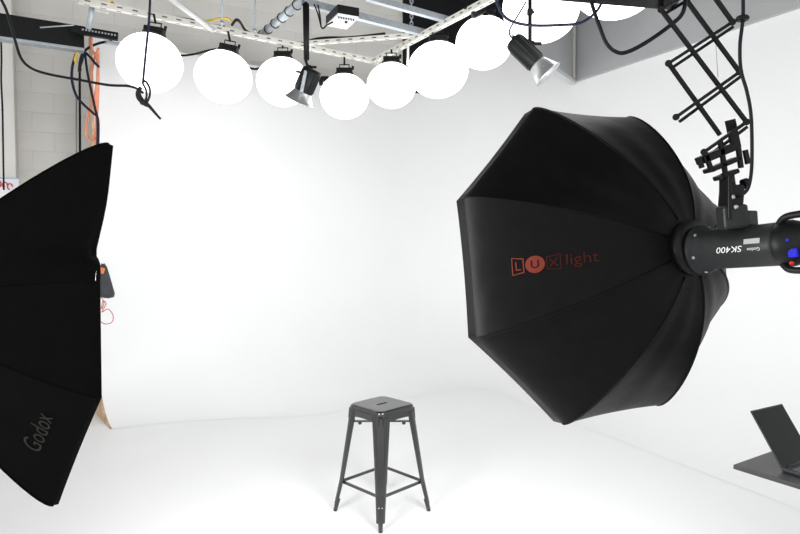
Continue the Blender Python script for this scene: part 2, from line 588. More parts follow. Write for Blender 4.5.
def octabox(name, label, dome, mt, ring_r, lamp='diffuser', lip_w=0.045):
    t = thing(name, label, 'softbox', dome.hub)
    n = len(dome.rim)
    panels = []
    for k in range(n):
        vs, fs = [], []
        NU, NT = 14, 20
        for i in range(NT + 1):
            for j in range(NU + 1):
                vs.append(dome.S(k, j / NU, i / NT))
        for i in range(NT):
            for j in range(NU):
                a = i * (NU + 1) + j
                fs.append((a, a + 1, a + NU + 2, a + NU + 1))
        panels.append(MB().add(vs, fs, True).build('panel', mt, t))
        # rod pocket seam along the rib
        MB().tube([dome.rib(k, 0.02 + 0.98 * i / 20) for i in range(21)], 0.0035, 6).build('rib', mt, t)
    # front lip and diffuser
    lip, fs = [], []
    NU = 14
    for k in range(n):
        for j in range(NU):
            p = dome.S(k, j / NU, 1.0)
            lip += [p, p + dome.d * lip_w + (dome.c - p) * 0.004]
    q = len(lip) // 2
    for i in range(q):
        j = (i + 1) % q
        fs.append((2 * i, 2 * i + 1, 2 * j + 1, 2 * j))
    MB().add(lip, fs, True).build('rim_lip', mt, t)
    dif = [(dome.S(k, j / NU, 1.0) * 0.985 + dome.c * 0.015) + dome.d * 0.004 for k in range(n) for j in range(NU)]
    dv = dif + [dome.c + dome.d * 0.004]
    MB().add(dv, [(i, (i + 1) % q, q) for i in range(q)]).build('diffuser', lamp, t)
    # speed ring
    MB().lathe([(ring_r * 0.8, 0.012), (ring_r * 1.02, 0.010), (ring_r * 1.12, -0.004), (ring_r * 1.10, -0.026), (ring_r * 0.8, -0.028), (0, -0.028)], dome.hub, dome.d, 32).build('speed_ring', 'black_metal', t)
    return t, panels
def decal(dome, k, name, m, parent, vs, fs, u0, t0, du, dt, flip=1, lift=0.0025):
    """flat print laid on panel k : x runs along dt per metre, y along du"""
    q = []
    for v in vs:
        x, y = v.x, v.y
        q.append(dome.S(k, u0 + x * du[0] + y * du[1], t0 + x * dt[0] + y * dt[1], lift))
    return MB().add(q, fs).build(name, m, parent)
def bm_ring_poly(outer, inner):
    n = len(outer)
    return [V((*p, 0)) for p in outer] + [V((*p, 0)) for p in inner], [(i, (i + 1) % n, n + (i + 1) % n, n + i) for i in range(n)]
def subdivide_edge_list(pts, k=6):
    out = []
    for i in range(len(pts)):
        a, b = pts[i], pts[(i + 1) % len(pts)]
        for j in range(k):
            out.append((a[0] + (b[0] - a[0]) * j / k, a[1] + (b[1] - a[1]) * j / k))
    return out

# right octabox
AL, BE, ROLL, HH, RR = 0.470, -0.135, 0.020, 0.366, 0.552
hubR = P(690, 248, 1.776)
dR = V((-math.sin(AL) * math.cos(BE), math.cos(AL) * math.cos(BE), math.sin(BE)))
rR = dR.cross(V((0, 0, 1))).normalized(); uR = rR.cross(dR)
cR = hubR + dR * HH
rimR = [cR + (rR * math.cos(PI / 2 + PI / 8 + k * PI / 4 + ROLL) + uR * math.sin(PI / 2 + PI / 8 + k * PI / 4 + ROLL)) * RR for k in range(8)]
domeR = Dome(hubR, dR, rimR, 0.075, 0.40, 0.16, 0.03, 0.012)
octR, panR = octabox('octabox', 'open black octagonal softbox with red printed lettering hung from scissor arm', domeR, 'black_nylon', 0.072)
# lettering on the panel between the 2nd and 3rd corner (vertices 1 and 2)
pk = 1
LGS = 0.60
U0, T0 = 0.535, 0.50
def logo(name, m, vs, fs, ox, oy=0.0, parent=None, lift=0.0025):
    q = []
    for v in vs:
        x, y = (v.x + ox) * LGS, (v.y + oy) * LGS * 1.25
        tt_ = T0 - x * 2.05
        wd = (domeR.rib(pk, tt_) - domeR.rib(pk + 1, tt_)).length
        q.append(domeR.S(pk, U0 - y / wd, tt_, lift))
    return MB().add(q, fs).build(name, m, parent or panR[pk])
def frame_shape(w, h, sk, th):
    o = subdivide_edge_list([(-w, -h - sk), (w, -h + sk * 0.2), (w, h - sk * 0.2), (-w, h + sk)])
    i_ = subdivide_edge_list([(-w + th, -h - sk + th), (w - th, -h + sk * 0.2 + th), (w - th, h - sk * 0.2 - th), (-w + th, h + sk - th)])
    return bm_ring_poly(o, i_)
LG = -0.118
vs, fs = frame_shape(0.0235, 0.030, 0.006, 0.004); logo('frame_print', 'print_red', vs, fs, LG)
vs, fs = text_mesh('L', 0.05); logo('letter_print', 'print_red', vs, fs, LG, -0.017)
disc = [V((0.034 * math.cos(2 * PI * k / 28), 0.034 * math.sin(2 * PI * k / 28), 0)) for k in range(28)] + [V((0, 0, 0))]
dobj = logo('disc_print', 'print_red', disc, [(k, (k + 1) % 28, 28) for k in range(28)], LG + 0.062)
vs, fs = text_mesh('U', 0.046); logo('letter_print', 'print_dark', vs, fs, LG + 0.062, -0.015, lift=0.0035)
vs, fs = frame_shape(0.0235, 0.030, -0.005, 0.003); logo('frame_print', 'print_maroon', vs, fs, LG + 0.124)
vs, fs = text_mesh('X', 0.046); logo('letter_print', 'print_maroon', vs, fs, LG + 0.124, -0.016)
vs, fs = text_mesh('light', 0.062); logo('letter_print', 'print_maroon', vs, fs, LG + 0.212, -0.016)

# left octabox (seen from the side, its rim towards the backdrop)
fit = (-1.014, 1.908, 1.434, -0.927, -0.169, 1.287, 0.54)
cL = V(fit[:3])
dL = V((-math.sin(fit[3]) * math.cos(fit[4]), math.cos(fit[3]) * math.cos(fit[4]), math.sin(fit[4])))
rL = dL.cross(V((0, 0, 1))).normalized(); uL = rL.cross(dL)
rimL = []
for k in range(8):
    a = fit[5] - k * PI / 4
    rimL.append(cL + (rL * math.cos(a) + uL * math.sin(a)) * fit[6])
rimL[0] = P(113.5, 145, 1.84); rimL[1] = P(100.5, 282, 1.58); rimL[2] = P(102, 398, 1.48); rimL[3] = P(58.5, 505, 1.65)
for k in range(4): rimL[k] = rimL[k] - dL * 0.012
hubL = cL - dL * 0.40
domeL = Dome(hubL, dL, rimL, 0.085, 0.20, 0.12, 0.02, {0: 0.012, 1: 0.0, 2: 0.02, 3: 0.03, 4: 0.03, 5: 0.03, 6: 0.03, 7: 0.03})
domeL.notch = {0: 0.085}
octL, panL = octabox('octabox', 'large matte black softbox with faint grey lettering in front of the cable bundle', domeL, 'matte_nylon', 0.088, lip_w=0.012)
pkL = 2
def logoL(vs, fs, ox, oy, name='letter_print'):
    q = []
    for v in vs:
        x, y = v.x + ox, v.y + oy
        q.append(domeL.S(pkL, 0.45 - x / 0.48, 0.78 - y / 0.50 , 0.003))
    return MB().add(q, fs).build(name, 'print_grey', panL[pkL])
vs, fs = text_mesh('Godox', 0.062); logoL(vs, fs, 0.0, 0.0)

# strobe behind the right octabox
def strobe():
    d = V((dR.x, dR.y, -0.085)).normalized()
    t = thing('strobe_light', 'black cylindrical studio strobe with upside-down white lettering on the octagonal softbox', 'strobe', hubR - d * 0.14)
    r, u, _ = frame_of(d)
    RB = 0.0545
    b0 = hubR - d * 0.047 - uR * 0.009
    L = 0.222
    body = MB().lathe([(0, -0.012), (RB * 1.28, -0.012), (RB * 1.28, -0.002), (RB * 1.14, 0.0), (RB * 1.14, 0.016), (RB, 0.020), (RB, L - 0.012), (RB * 0.985, L), (RB * 0.93, L + 0.006)], b0, -d, 40)
    bo = body.build('body', 'gun_body', t)
    # rear control section
    rear = MB().lathe([(RB * 1.0, L - 0.004), (RB * 1.05, L + 0.004), (RB * 1.05, L + 0.022), (RB * 0.95, L + 0.040), (RB * 0.84, L + 0.058), (RB * 0.80, L + 0.072), (0, L + 0.074)], b0, -d, 32)
    re = rear.build('rear_panel', 'black_plastic', t)
    end = b0 - d * (L + 0.074)
    # find the side facing the camera
    def on(h, a, rad):
        return b0 - d * h + (r * math.cos(a) + u * math.sin(a)) * rad
    tocam = (V((0, 0, CAM_H)) - end)
    tocam = tocam - d * tocam.dot(d)
    a_c = math.atan2(tocam.dot(u), tocam.dot(r))
    Rp = Matrix((-d, (r * -math.sin(a_c) + u * math.cos(a_c)), (r * math.cos(a_c) + u * math.sin(a_c)))).transposed()
    MB().bbox(on(L + 0.045, a_c + 0.48, RB * 0.93), (0.022, 0.021, 0.008), Rp, 0.002).build('display', 'display_blue', re)
    MB().cyl(on(L + 0.038, a_c - 0.15, RB * 0.90), on(L + 0.038, a_c - 0.15, RB * 0.99), 0.0035, n=12).build('indicator', 'display_blue', re)
    MB().cyl(on(L + 0.030, a_c + 1.02, RB * 0.9), on(L + 0.030, a_c + 1.02, RB * 1.10), 0.005, n=12).build('button', 'button_red', re)
    # looped rear handle below and above
    for sg in (-1, 1):
        a = a_c + sg * 1.15
        hp = [on(L + 0.004, a, RB * 0.98), on(L + 0.022, a, RB * 1.26), on(L + 0.055, a, RB * 1.34), on(L + 0.105, a, RB * 1.30), on(L + 0.125, a, RB * 1.05), on(L + 0.12, a, RB * 0.6)]
        MB().tube(smooth_path(hp), 0.0085, 10).build('handle', 'black_plastic', t)
    # cross bar of the handle
    MB().tube([on(L + 0.12, a_c - 1.15, RB * 0.62), on(L + 0.12, a_c + 1.15, RB * 0.62)], 0.009, 10).build('handle', 'black_plastic', t)
    MB().cyl(end + d * 0.01, end - d * 0.03, 0.017, 0.014, 18).build('dial', 'black_plastic', re)
    # bayonet ring screws
    for k in range(6):
        a = a_c + k * PI / 3 + 0.3
        MB().cyl(on(0.008, a, RB * 1.10), on(0.008, a, RB * 1.19), 0.0045, 0.004, 10).build('screw', 'silver', bo)
    # lettering, upside down, wrapped round the body
    def wrap(vs, fs, ox, oy, m, name):
        q = []
        for v in vs:
            x, y = v.x + ox, v.y + oy
            # text reads towards the ring (rotated half a turn)
            q.append(on(0.128 - x, a_c - 0.06 + y / RB, RB * 1.012))
        MB().add(q, fs).build(name, m, bo)
    vs, fs = text_mesh('SK400', 0.022)
    vs = [V((v.x * 1.25 + v.y * 0.3, v.y, 0)) for v in vs]
    wrap(vs, fs, 0.016, 0.000, 'print_white', 'letter_print')
    vs, fs = text_mesh('Godox', 0.012)
    wrap(vs, fs, -0.048, 0.007, 'print_white', 'letter_print')
    lab = [V((-0.021 + 0.042 * i / 6, -0.006 + 0.013 * j, 0)) for j in range(2) for i in range(7)]
    wrap(lab, [(i, i + 1, i + 8, i + 7) for i in range(6)], -0.044, -0.010, 'print_grey_label', 'label_print')
    # yoke bracket rising to the arm
    up = u
    bb = b0 - d * 0.115
    MB().bbox(bb + up * (RB + 0.018), (0.040, 0.062, 0.040), Matrix((r, d, up)).transposed(), 0.004).build('bracket', 'gun_body', t)
    return b0, d, r, u, RB
mat('print_grey_label', (0.42, 0.42, 0.42), 0.5, vary=0.1)
SB = strobe()

# stand and lamp that hold the left octabox
def stand_lamp():
    b0 = hubL - dL * 0.047
    t = thing('strobe_light', 'black studio strobe fixed to the back of the matte black softbox', 'strobe', b0)
    rb = 0.0545
    MB().lathe([(0, -0.012), (rb * 1.28, -0.012), (rb * 1.28, -0.002), (rb * 1.14, 0.0), (rb * 1.14, 0.016), (rb, 0.02), (rb, 0.22), (rb * 0.95, 0.26), (rb * 0.8, 0.29), (0, 0.292)], b0, -dL, 32).build('body', 'gun_body', t)
    q = b0 - dL * 0.13
    MB().bbox(q - V((0, 0, rb + 0.035)), (0.05, 0.05, 0.08), None, 0.005).build('bracket', 'black_metal', t)
    t2 = thing('light_stand', 'black tripod light stand under the matte black softbox', 'light stand', (q.x, q.y, 0))
    zt = q.z - rb - 0.075
    MB().cyl((q.x, q.y, 0.09), (q.x, q.y, 0.8), 0.016).build('pole', 'black_metal', t2)
    MB().cyl((q.x, q.y, 0.8), (q.x, q.y, zt), 0.012).build('pole', 'black_metal', t2)
    MB().cyl((q.x, q.y, 0.76), (q.x, q.y, 0.82), 0.022).build('collar', 'black_plastic', t2)
    for k in range(3):
        a = 2 * PI * k / 3 + 2.5
        e = V((math.cos(a), math.sin(a), 0))
        b = V((q.x, q.y, 0))
        lg = MB().cyl(b + V((0, 0, 0.42)) + e * 0.018, b + V((0, 0, 0.012)) + e * 0.42, 0.010, n=12).build('leg', 'black_metal', t2)
        MB().cyl(b + e * 0.42, b + e * 0.42 + V((0, 0, 0.03)), 0.014, n=12).build('foot', 'rubber', lg)
        MB().cyl(b + V((0, 0, 0.10)) + e * 0.014, b + V((0, 0, 0.215)) + e * 0.215, 0.006, n=8).build('brace', 'black_metal', t2)
stand_lamp()

# ================================================================== SCISSOR ARM
def scissor():
    DEP = 1.60
    t = thing('scissor_arm', 'black scissor lattice arm carrying the studio strobe', 'scissor arm', P(700, 60, DEP))
    def L(k): return (661 + 7.5 * k, 9.5 + 53.8 * k)
    def Rt(k): return (732.5 + 7.0 * k, 22 + 50 * k)
    front, back = DEP - 0.035, DEP + 0.035
    # steep single bars
    for k in (-2, -1, 0, 1):
        a, b = L(k), Rt(k + 2)
        if k == 1: b = (720, 135)
        f = DEP + (0.012 if k % 2 else -0.012)
        MB().bar(P(*a, f), P(*b, f), 0.0092, 0.008, V((0, 1, 0))).build('bar', 'black_metal', t)
    # shallow doubled bars
    for k in (-1, 0, 1, 2):
        a, b = Rt(k), L(k + 1)
        if k == 2: b = (704, 152)
        for f, da, db in ((front, (0, 0), (0, 0)), (back, (0.5, 5), (3.5, 4.5))):
            MB().bar(P(a[0] + da[0], a[1] + da[1], f), P(b[0] + db[0], b[1] + db[1], f), 0.0078, 0.008, V((0, 1, 0))).build('bar', 'black_metal', t)
        for q in (a, b):
            MB().cyl(P(*q, front - 0.012), P(*q, back + 0.012), 0.0085, n=12).build('pivot', 'black_metal', t)
    # lower carriage
    Rv = Matrix.Rotation(-0.40, 3, 'Y')
    MB().bbox(P(716, 154, DEP), (0.090, 0.05, 0.020), Rv, 0.003).build('carriage_plate', 'black_metal', t)
    MB().bbox(P(722, 165, DEP), (0.082, 0.05, 0.012), Rv, 0.003).build('carriage_plate', 'black_metal', t)
    MB().bbox(P(726, 175, DEP), (0.050, 0.045, 0.012), Rv, 0.003).build('carriage_plate', 'black_metal', t)
    for (x0, y0, x1, y1) in ((704, 150, 712, 172), (738, 146, 741, 168), (720, 140, 726, 178), (745, 150, 748, 164), (699, 158, 702, 168)):
        MB().bar(P(x0, y0, DEP - 0.02), P(x1, y1, DEP - 0.02), 0.010, 0.010).build('carriage_strut', 'black_metal', t)
    MB().bar(P(730, 120, DEP), P(736, 148, DEP), 0.022, 0.012, V((0, 1, 0))).build('carriage_strut', 'black_metal', t)
    # spigot and tilting head down to the strobe
    MB().cyl(P(727, 172, DEP), P(731, 190, DEP), 0.016, 0.013, 14).build('spigot', 'black_metal', t)
    MB().bbox(P(731, 198, DEP), (0.044, 0.05, 0.066), Matrix.Rotation(0.06, 3, 'Y'), 0.006).build('clamp', 'black_metal', t)
    MB().bbox(P(732, 217, DEP - 0.005), (0.062, 0.05, 0.060), Matrix.Rotation(-0.1, 3, 'Y'), 0.007).build('clamp', 'gun_body', t)
    MB().bbox(P(725.5, 198, DEP - 0.012), (0.010, 0.05, 0.11), Matrix.Rotation(-0.02, 3, 'Y'), 0.003).build('clamp', 'black_metal', t)
    k0 = P(740, 186, DEP - 0.01)
    MB().cyl(P(733, 190, DEP), P(746, 183, DEP), 0.006, n=10).cyl(P(743, 184.5, DEP), P(748, 182, DEP), 0.014, 0.012, 10).build('knob', 'black_plastic', t)
    MB().lathe([(0, 0), (0.006, 0), (0.006, 0.006), (0, 0.008)], P(732, 197, DEP - 0.03), V((0, -1, 0)), 10).build('bolt', 'silver', t)
    MB().lathe([(0, 0), (0.006, 0), (0.006, 0.006), (0, 0.008)], P(735, 207, DEP - 0.03), V((0, -1, 0)), 10).build('bolt', 'silver', t)
scissor()

# black carriage rail from which the arm hangs
re_ = P(683, 11, 1.66)
rd = (PZ(580, 2.5, re_.z) - re_).normalized()
t = thing('ceiling_rail', 'thick black overhead rail with chamfered end above the scissor arm', 'rail', re_)
Rx = Matrix((rd, V((-rd.y, rd.x, 0)), V((0, 0, 1)))).transposed()
L_ = 0.9
poly = [re_ + V((0, 0, 0.045)), re_ + rd * 0.028, re_ + rd * L_, re_ + rd * L_ + V((0, 0, 0.12)), re_ + V((0, 0, 0.12)) - rd * 0.02]
MB().prism(poly, V((-0.02, -0.10, 0))).build('rail_body', 'black_plastic', t)
MB().bbox(re_ + rd * 0.25 + V((0, -0.05, 0.30)), (0.05, 0.05, 0.40), None, 0.004).build('hanger', 'black_metal', t)

# ================================================================== OVERHEAD FRAME
FZ = 3.43
def strut(name, label, a, b, m='strut_white', w=0.042, slots=True, cat='beam'):
    a, b = V(a), V(b)
    d = (b - a).normalized()
    t = thing(name, label, cat, (a + b) / 2)
    r, u, _ = frame_of(d)
    R = Matrix((r, u, d)).transposed()
    L = (b - a).length
    th = 0.004
    m_ = MB()
    m_.box((a + b) / 2 + r * (w / 2), (th, w, L), R)
    m_.box((a + b) / 2 - r * (w / 2), (th, w, L), R)
    m_.box((a + b) / 2 - u * (w / 2), (w, th, L), R)
    m_.build('channel', m, t)
    if slots:
        n = int(L / 0.11)
        s = MB()
        for k in range(n):
            c = a + d * (0.06 + k * 0.11)
            for sg in (1, -1):
                s.box(c + r * sg * (w / 2 + 0.0015), (0.003, 0.010, 0.038), R)
            s.box(c - u * (w / 2 + 0.0015), (0.012, 0.003, 0.038), R)
        so = s.build('slot', 'strut_slot', t)
        so['kind'] = 'stuff'
    return t
L_a, L_b = PZ(78, 0, FZ), PZ(374, 61, FZ)
R_a, R_b = PZ(374, 61, FZ), PZ(498, -5, FZ)
R_b = R_a + (R_b - R_a) * 1.9
strut('slotted_beam', 'long white slotted beam above four glowing lanterns on the backdrop wall side', L_a, L_b + (L_b - L_a).normalized() * 0.05)
strut('slotted_beam', 'white slotted beam over the lanterns in front of the black wall', R_a, R_b)
strut('slotted_beam', 'short white slotted beam bridging the two lantern beams', PZ(287, 44.5, FZ + 0.03), PZ(424, 34.5, FZ + 0.03), w=0.034)
strut('galvanised_beam', 'galvanised beam carrying the white control box', PZ(303, 2, FZ + 0.03), PZ(424, 33, FZ + 0.03), 'galvanised', 0.05, False)
strut('galvanised_beam', 'plain galvanised beam crossing in front of the black wall', PZ(366, -3, FZ + 0.03), PZ(448, 20, FZ + 0.03), 'galvanised', 0.042, False)
# thick conduit with ties
ga, gb = PZ(258, 38, FZ + 0.075), PZ(305, -2, FZ + 0.075)
t = thing('conduit_pipe', 'thick galvanised pipe bound with black ties beside the control box beam', 'pipe', (ga + gb) / 2)
MB().cyl(ga, gb, 0.034, n=20).build('pipe', 'galvanised', t)
for k in range(6):
    p = ga.lerp(gb, 0.1 + 0.15 * k)
    MB().torus(p, gb - ga, 0.0355, 0.006, 20, 6).build('tie', 'black_plastic', t)
# thin pale tube
tag(MB().cyl(P(165, -6, 4.5), P(213, 30, 5.15), 0.021, n=14).build('steel_tube', 'trim_white'), 'smooth pale steel tube slanting down onto the long slotted beam', 'tube')
# vertical grey conduit and bracket at the wall end of the beam
t = thing('conduit_pipe', 'grey upright conduit end with pale bracket above the black trunking', 'pipe', P(90, 15, 5.1))
MB().cyl(P(94, -6, 5.1), P(88.5, 29, 5.1), 0.021, n=14).build('pipe', 'galvanised', t)
MB().bbox(P(103, 3, 5.0), (0.10, 0.02, 0.15), Matrix.Rotation(0.2, 3, 'Y'), 0.003).build('bracket', 'strut_white', t)
for q in ((100, 3), (106, 5), (101, 9)):
    MB().cyl(P(*q, 4.99), P(*q, 4.97), 0.009, n=10).build('bolt', 'galvanised', t)

# control box on the galvanised beam
BXZ = 3.335
bx = [PZ(326.5, 26, BXZ), PZ(346.7, 29.6, BXZ), PZ(358.5, 18.5, BXZ), PZ(338, 15, BXZ)]
cb = sum(bx, V((0, 0, 0))) / 4
t = thing('control_box', 'white and black control box hung under the galvanised beam', 'control box', cb)
MB().prism(bx, V((0, 0, 0.014))).build('base_plate', 'sign_white', t)
MB().prism([cb + (p - cb) * 1.04 + V((0, 0, 0.014)) for p in bx], V((0, 0, 0.062))).build('cover', 'black_plastic', t)
for k in range(7):
    q = bx[3].lerp(bx[2], 0.12 + 0.12 * k).lerp(bx[0].lerp(bx[1], 0.12 + 0.12 * k), 0.14)
    MB().box(q - V((0, 0, 0.003)), (0.010, 0.03, 0.006)).build('socket', 'black_plastic', t)
q = bx[0].lerp(bx[2], 0.62)
MB().cyl(q, q - V((0, 0, 0.012)), 0.011, n=12).build('knob', 'black_plastic', t)
MB().tube(smooth_path([P(314, 4, 4.7), P(318, 14, 4.7), P(322, 28, 4.7), P(327, 25, 4.7), P(333, 22, 4.7)]), 0.006, 6).build('lead', 'black_cable', t)
MB().tube(smooth_path([P(318, 5, 4.75), P(320, 16, 4.75), P(321, 27, 4.75)]), 0.006, 6).build('lead', 'black_cable', t)

# hanging chain and threaded rods
cp = P(411.5, -4, 5.5)
t = thing('hanging_chain', 'short steel chain hanging before the black wall', 'chain', cp)
for k in range(10):
    c = cp - V((0, 0, 0.032 * k - 0.02))
    MB().torus(c, V((1, 0, 0)) if k % 2 else V((0, 1, 0)), 0.021, 0.005, 14, 6, 0.6).build('link', 'galvanised', t)
cb2 = None
for (x, y0, y1, dp, lb) in ((222, -40, 26, 5.1, 'thin threaded rod dropping to the long slotted beam beside the pale tube'), (255, -40, 34, 5.4, 'thin threaded rod dropping to the long slotted beam by the thick tied pipe')):
    t = thing('threaded_rod', lb, 'rod', P(x, y1, dp))
    MB().cyl(P(x, y0, dp), P(x, y1, dp), 0.0075, n=10).build('rod', 'galvanised', t)
    MB().cyl(P(x, y1 - 2, dp), P(x, y1 - 4.5, dp), 0.017, n=6).build('nut', 'galvanised', t)

# ================================================================== LANTERNS
def make_lantern(c, label, rad=0.25, tilt=0.0):
    t = thing('lantern', label, 'lantern', c, 'glowing lantern globes on the overhead frame')
    prof = []
    N = 22
    for i in range(N + 1):
        a = -PI / 2 + PI * i / N
        r = rad * math.cos(a)
        z = rad * 0.91 * math.sin(a)
        prof.append((max(r, 0.0), z))
    R = Matrix.Rotation(tilt, 3, 'Y')
    ax = R @ V((0, 0, 1))
    gl = MB().lathe(prof, c, ax, 40).build('globe', 'lantern_fabric', t)
    top = V(c) + ax * rad * 0.90
    MB().lathe([(0.075, -0.012), (0.085, -0.008), (0.088, 0.010), (0.060, 0.016), (0, 0.016)], top, ax, 24).build('collar', 'black_metal', t)
    MB().bbox(top + ax * 0.034, (0.15, 0.075, 0.042), R, 0.006).build('lamp_head', 'black_plastic', t)
    hz = 0.055
    y = [top + ax * 0.03 + R @ V((-0.045, 0, 0)), top + ax * 0.09 + R @ V((-0.045, 0, 0)), top + ax * 0.09 + R @ V((0.045, 0, 0)), top + ax * 0.03 + R @ V((0.045, 0, 0))]
    MB().tube(y, 0.006, 8).build('yoke', 'black_metal', t)
    MB().cyl(top + ax * 0.085, V((top.x, top.y, max(FZ - 0.02, top.z + 0.11))), 0.009, n=10).build('stem', 'black_metal', t)
    MB().cyl(top + ax * 0.04 + R @ V((0.08, 0, 0)), top + ax * 0.075 + R @ V((0.08, 0, 0)), 0.009, 0.012, 10).build('knob', 'black_plastic', t)
    return t
LANT = [
    ((150, 63), 4.86, 0.16, 0.243, 'glowing white lantern globe behind the knotted hanging cable'),
    ((223.5, 77), 5.26, 0.20, 0.236, 'glowing white lantern globe between the pale steel tube and the thick tied pipe'),
    ((283, 82), 5.65, 0.0, 0.236, 'glowing white lantern globe partly covered by the silver-nosed spotlight on black pole'),
    ((344.5, 96.5), 5.98, 0.0, 0.232, 'glowing white lantern globe hanging at the corner where the two slotted beams meet'),
    ((391.5, 85.5), 5.75, 0.0, 0.225, 'glowing white lantern globe first after the corner of the two slotted beams'),
    ((438, 70), 5.3, 0.0, 0.254, 'glowing white lantern globe under the joint of beam and galvanised struts'),
    ((484, 43), 4.95, 0.0, 0.222, 'glowing white lantern globe touching the back end of the tilted spotlight'),
    ((541, 7), 3.98, 0.0, 0.24, 'glowing white lantern globe behind the tilted spotlight and its rod'),
    ((616, -25), 3.3, 0.0, 0.24, 'glowing white lantern globe above the thick black rail'),
]
for (q, dp, tl_, rd_, lb) in LANT:
    make_lantern(P(*q, dp), lb, rd_, tl_)

# ================================================================== SPOTLIGHTS
def spotlight(label, a, b, rim, sc, depth, ddepth, hang):
    """a: rear centre, b: front of body, rim: centre of reflector rim (pixels)"""
    p0 = P(*a, depth - ddepth); p1 = P(*rim, depth + ddepth)
    d = (p1 - p0).normalized(); Lt = (p1 - p0).length
    f = ((b[0] - a[0]) ** 2 + (b[1] - a[1]) ** 2) ** 0.5 / (((rim[0] - a[0]) ** 2 + (rim[1] - a[1]) ** 2) ** 0.5)
    Lb = Lt * f
    t = thing('spotlight', label, 'spotlight', p0, 'spotlights with silver reflectors')
    rb = sc
    bo = MB().lathe([(0, -0.004), (rb * 0.86, -0.004), (rb, 0.010), (rb, Lb * 0.94), (rb * 0.95, Lb)], p0, d, 28).build('body', 'black_plastic', t)
    r, u, _ = frame_of(d)
    for k in range(10):
        a_ = 2 * PI * k / 10
        e = r * math.cos(a_) + u * math.sin(a_)
        MB().bar(p0 + d * 0.02 + e * rb, p0 + d * Lb * 0.92 + e * rb, 0.006, 0.006).build('fin', 'gun_body', bo)
    rr = rb * 1.58
    L2 = Lt - Lb
    ref = MB().lathe([(rb * 0.92, 0), (rb * 0.96, L2 * 0.08), (rr * 0.90, L2 * 0.88), (rr, L2 * 0.93), (rr, L2), (rr * 0.96, L2), (rr * 0.85, L2 * 0.85), (rb * 0.6, 0.0)], p0 + d * Lb, d, 36)
    ro = ref.build('reflector', 'silver', t)
    MB().cyl(p0 + d * (Lb + L2 * 0.55) + r * rr * 0.78, p0 + d * (Lb + L2 * 0.55) + r * rr * 0.92, rb * 0.14, n=12).build('vent_hole', 'strut_slot', ro)
    MB().lathe([(0, L2 * 0.5), (rb * 0.35, L2 * 0.42), (rb * 0.4, 0)], p0 + d * Lb, d, 16).build('bulb', 'sign_white', t)
    # hanger
    hp = [V(x) for x in hang]
    MB().tube(hp, 0.011, 10).build('hanger_rod', 'black_metal', t)
    MB().bbox(hp[-1], (0.035, 0.035, 0.05), None, 0.004).build('clamp', 'black_plastic', t)
    MB().cyl(hp[-1] + V((0.0, -0.01, 0.01)), hp[-1] + V((0.055, -0.01, 0.01)), 0.009, n=10).build('knob', 'black_plastic', t)
    return t
sp = spotlight('black spotlight on a straight black pole under the tied pipe', (312.5, 70), (302.5, 91), (299, 101.5), 0.070, 4.5, 0.03,
          [P(306, 2, 4.5), P(306, 62, 4.5), P(309, 69, 4.5)])
MB().cyl(P(306, 4, 4.5), P(306.5, 60, 4.5), 0.024, 0.020, 14).build('pole', 'black_metal', sp)
MB().bar(P(306, 71, 4.42), P(301.5, 92, 4.42), 0.022, 0.02, V((0, 1, 0))).build('side_plate', 'galvanised', sp)
MB().tube(smooth_path([P(303.5, 73, 4.4), P(299, 72, 4.4), P(296, 71.5, 4.4)]), 0.008, 8).build('lever', 'black_plastic', sp)
sp2 = spotlight('black spotlight tilted on a thin rod in front of a lantern globe', (513.5, 41), (537, 64), (548.5, 75), 0.054, 3.45, -0.02,
          [P(530, -8, 3.45), P(530, 40, 3.45), P(531, 46, 3.45)])
MB().bbox(P(530, 12, 3.45), (0.03, 0.03, 0.03), None, 0.004).cyl(P(530, 12, 3.45), P(534.5, 12, 3.45), 0.008, n=8).build('clamp', 'black_plastic', sp2)
MB().tube(smooth_path([P(526, 2, 3.43), P(520, 12, 3.43), P(510.5, 28, 3.43), P(509.5, 34, 3.43), P(513, 39, 3.45)]), 0.005, 6).build('lead', 'black_cable', sp2)

# ================================================================== BLACK TRUNKING, PERFORATED BAR (upper left)
ta, tb = PZ(-70, 30.5, 3.30), PZ(84, 52, 3.30)
td = (tb - ta).normalized()
tn = V((td.y, -td.x, 0))
Rt_ = Matrix((td, -tn, V((0, 0, 1)))).transposed()
t = thing('cable_trunking', 'deep black overhead trunking with pale lower lip on the block wall side', 'trunking', (ta + tb) / 2)
Lt = (tb - ta).length
MB().bbox((ta + tb) / 2 + V((0, 0, 0.115)), (Lt, 0.09, 0.185), Rt_, 0.004).build('trunk', 'black_plastic', t)
MB().bbox((ta + tb) / 2 + V((0, 0, 0.010)), (Lt, 0.10, 0.024), Rt_, 0.003).build('lower_lip', 'galvanised', t)
MB().tube([P(40, 27.5, 4.95), P(60, 26, 5.0), P(74, 25, 5.02)], 0.006, 6).build('lead', 'galvanised', t)
pa_, pb_ = P(72, 29, 5.30), P(118, 37, 5.42)
t = thing('perforated_bar', 'dark perforated bar between the black trunking and the lantern', 'bar', (pa_ + pb_) / 2)
pd = (pb_ - pa_).normalized()
Rp_ = Matrix(frame_of(pd)).transposed()
MB().box((pa_ + pb_) / 2, (0.05, 0.062, (pb_ - pa_).length), Rp_).build('bar_body', 'black_metal', t)
rr_, uu_, _ = frame_of(pd)
for k in range(11):
    c = pa_.lerp(pb_, 0.24 + 0.07 * k) + rr_ * 0.026 + uu_ * 0.004
    MB().box(c, (0.003, 0.014, 0.014), Rp_).build('hole', 'galvanised', t)
tag(MB().bar(P(106, 42, 5.4), P(122, 45, 5.5), 0.05, 0.02).build('mounting_rail', 'galvanised'), 'small grey mounting rail under the perforated bar', 'rail')

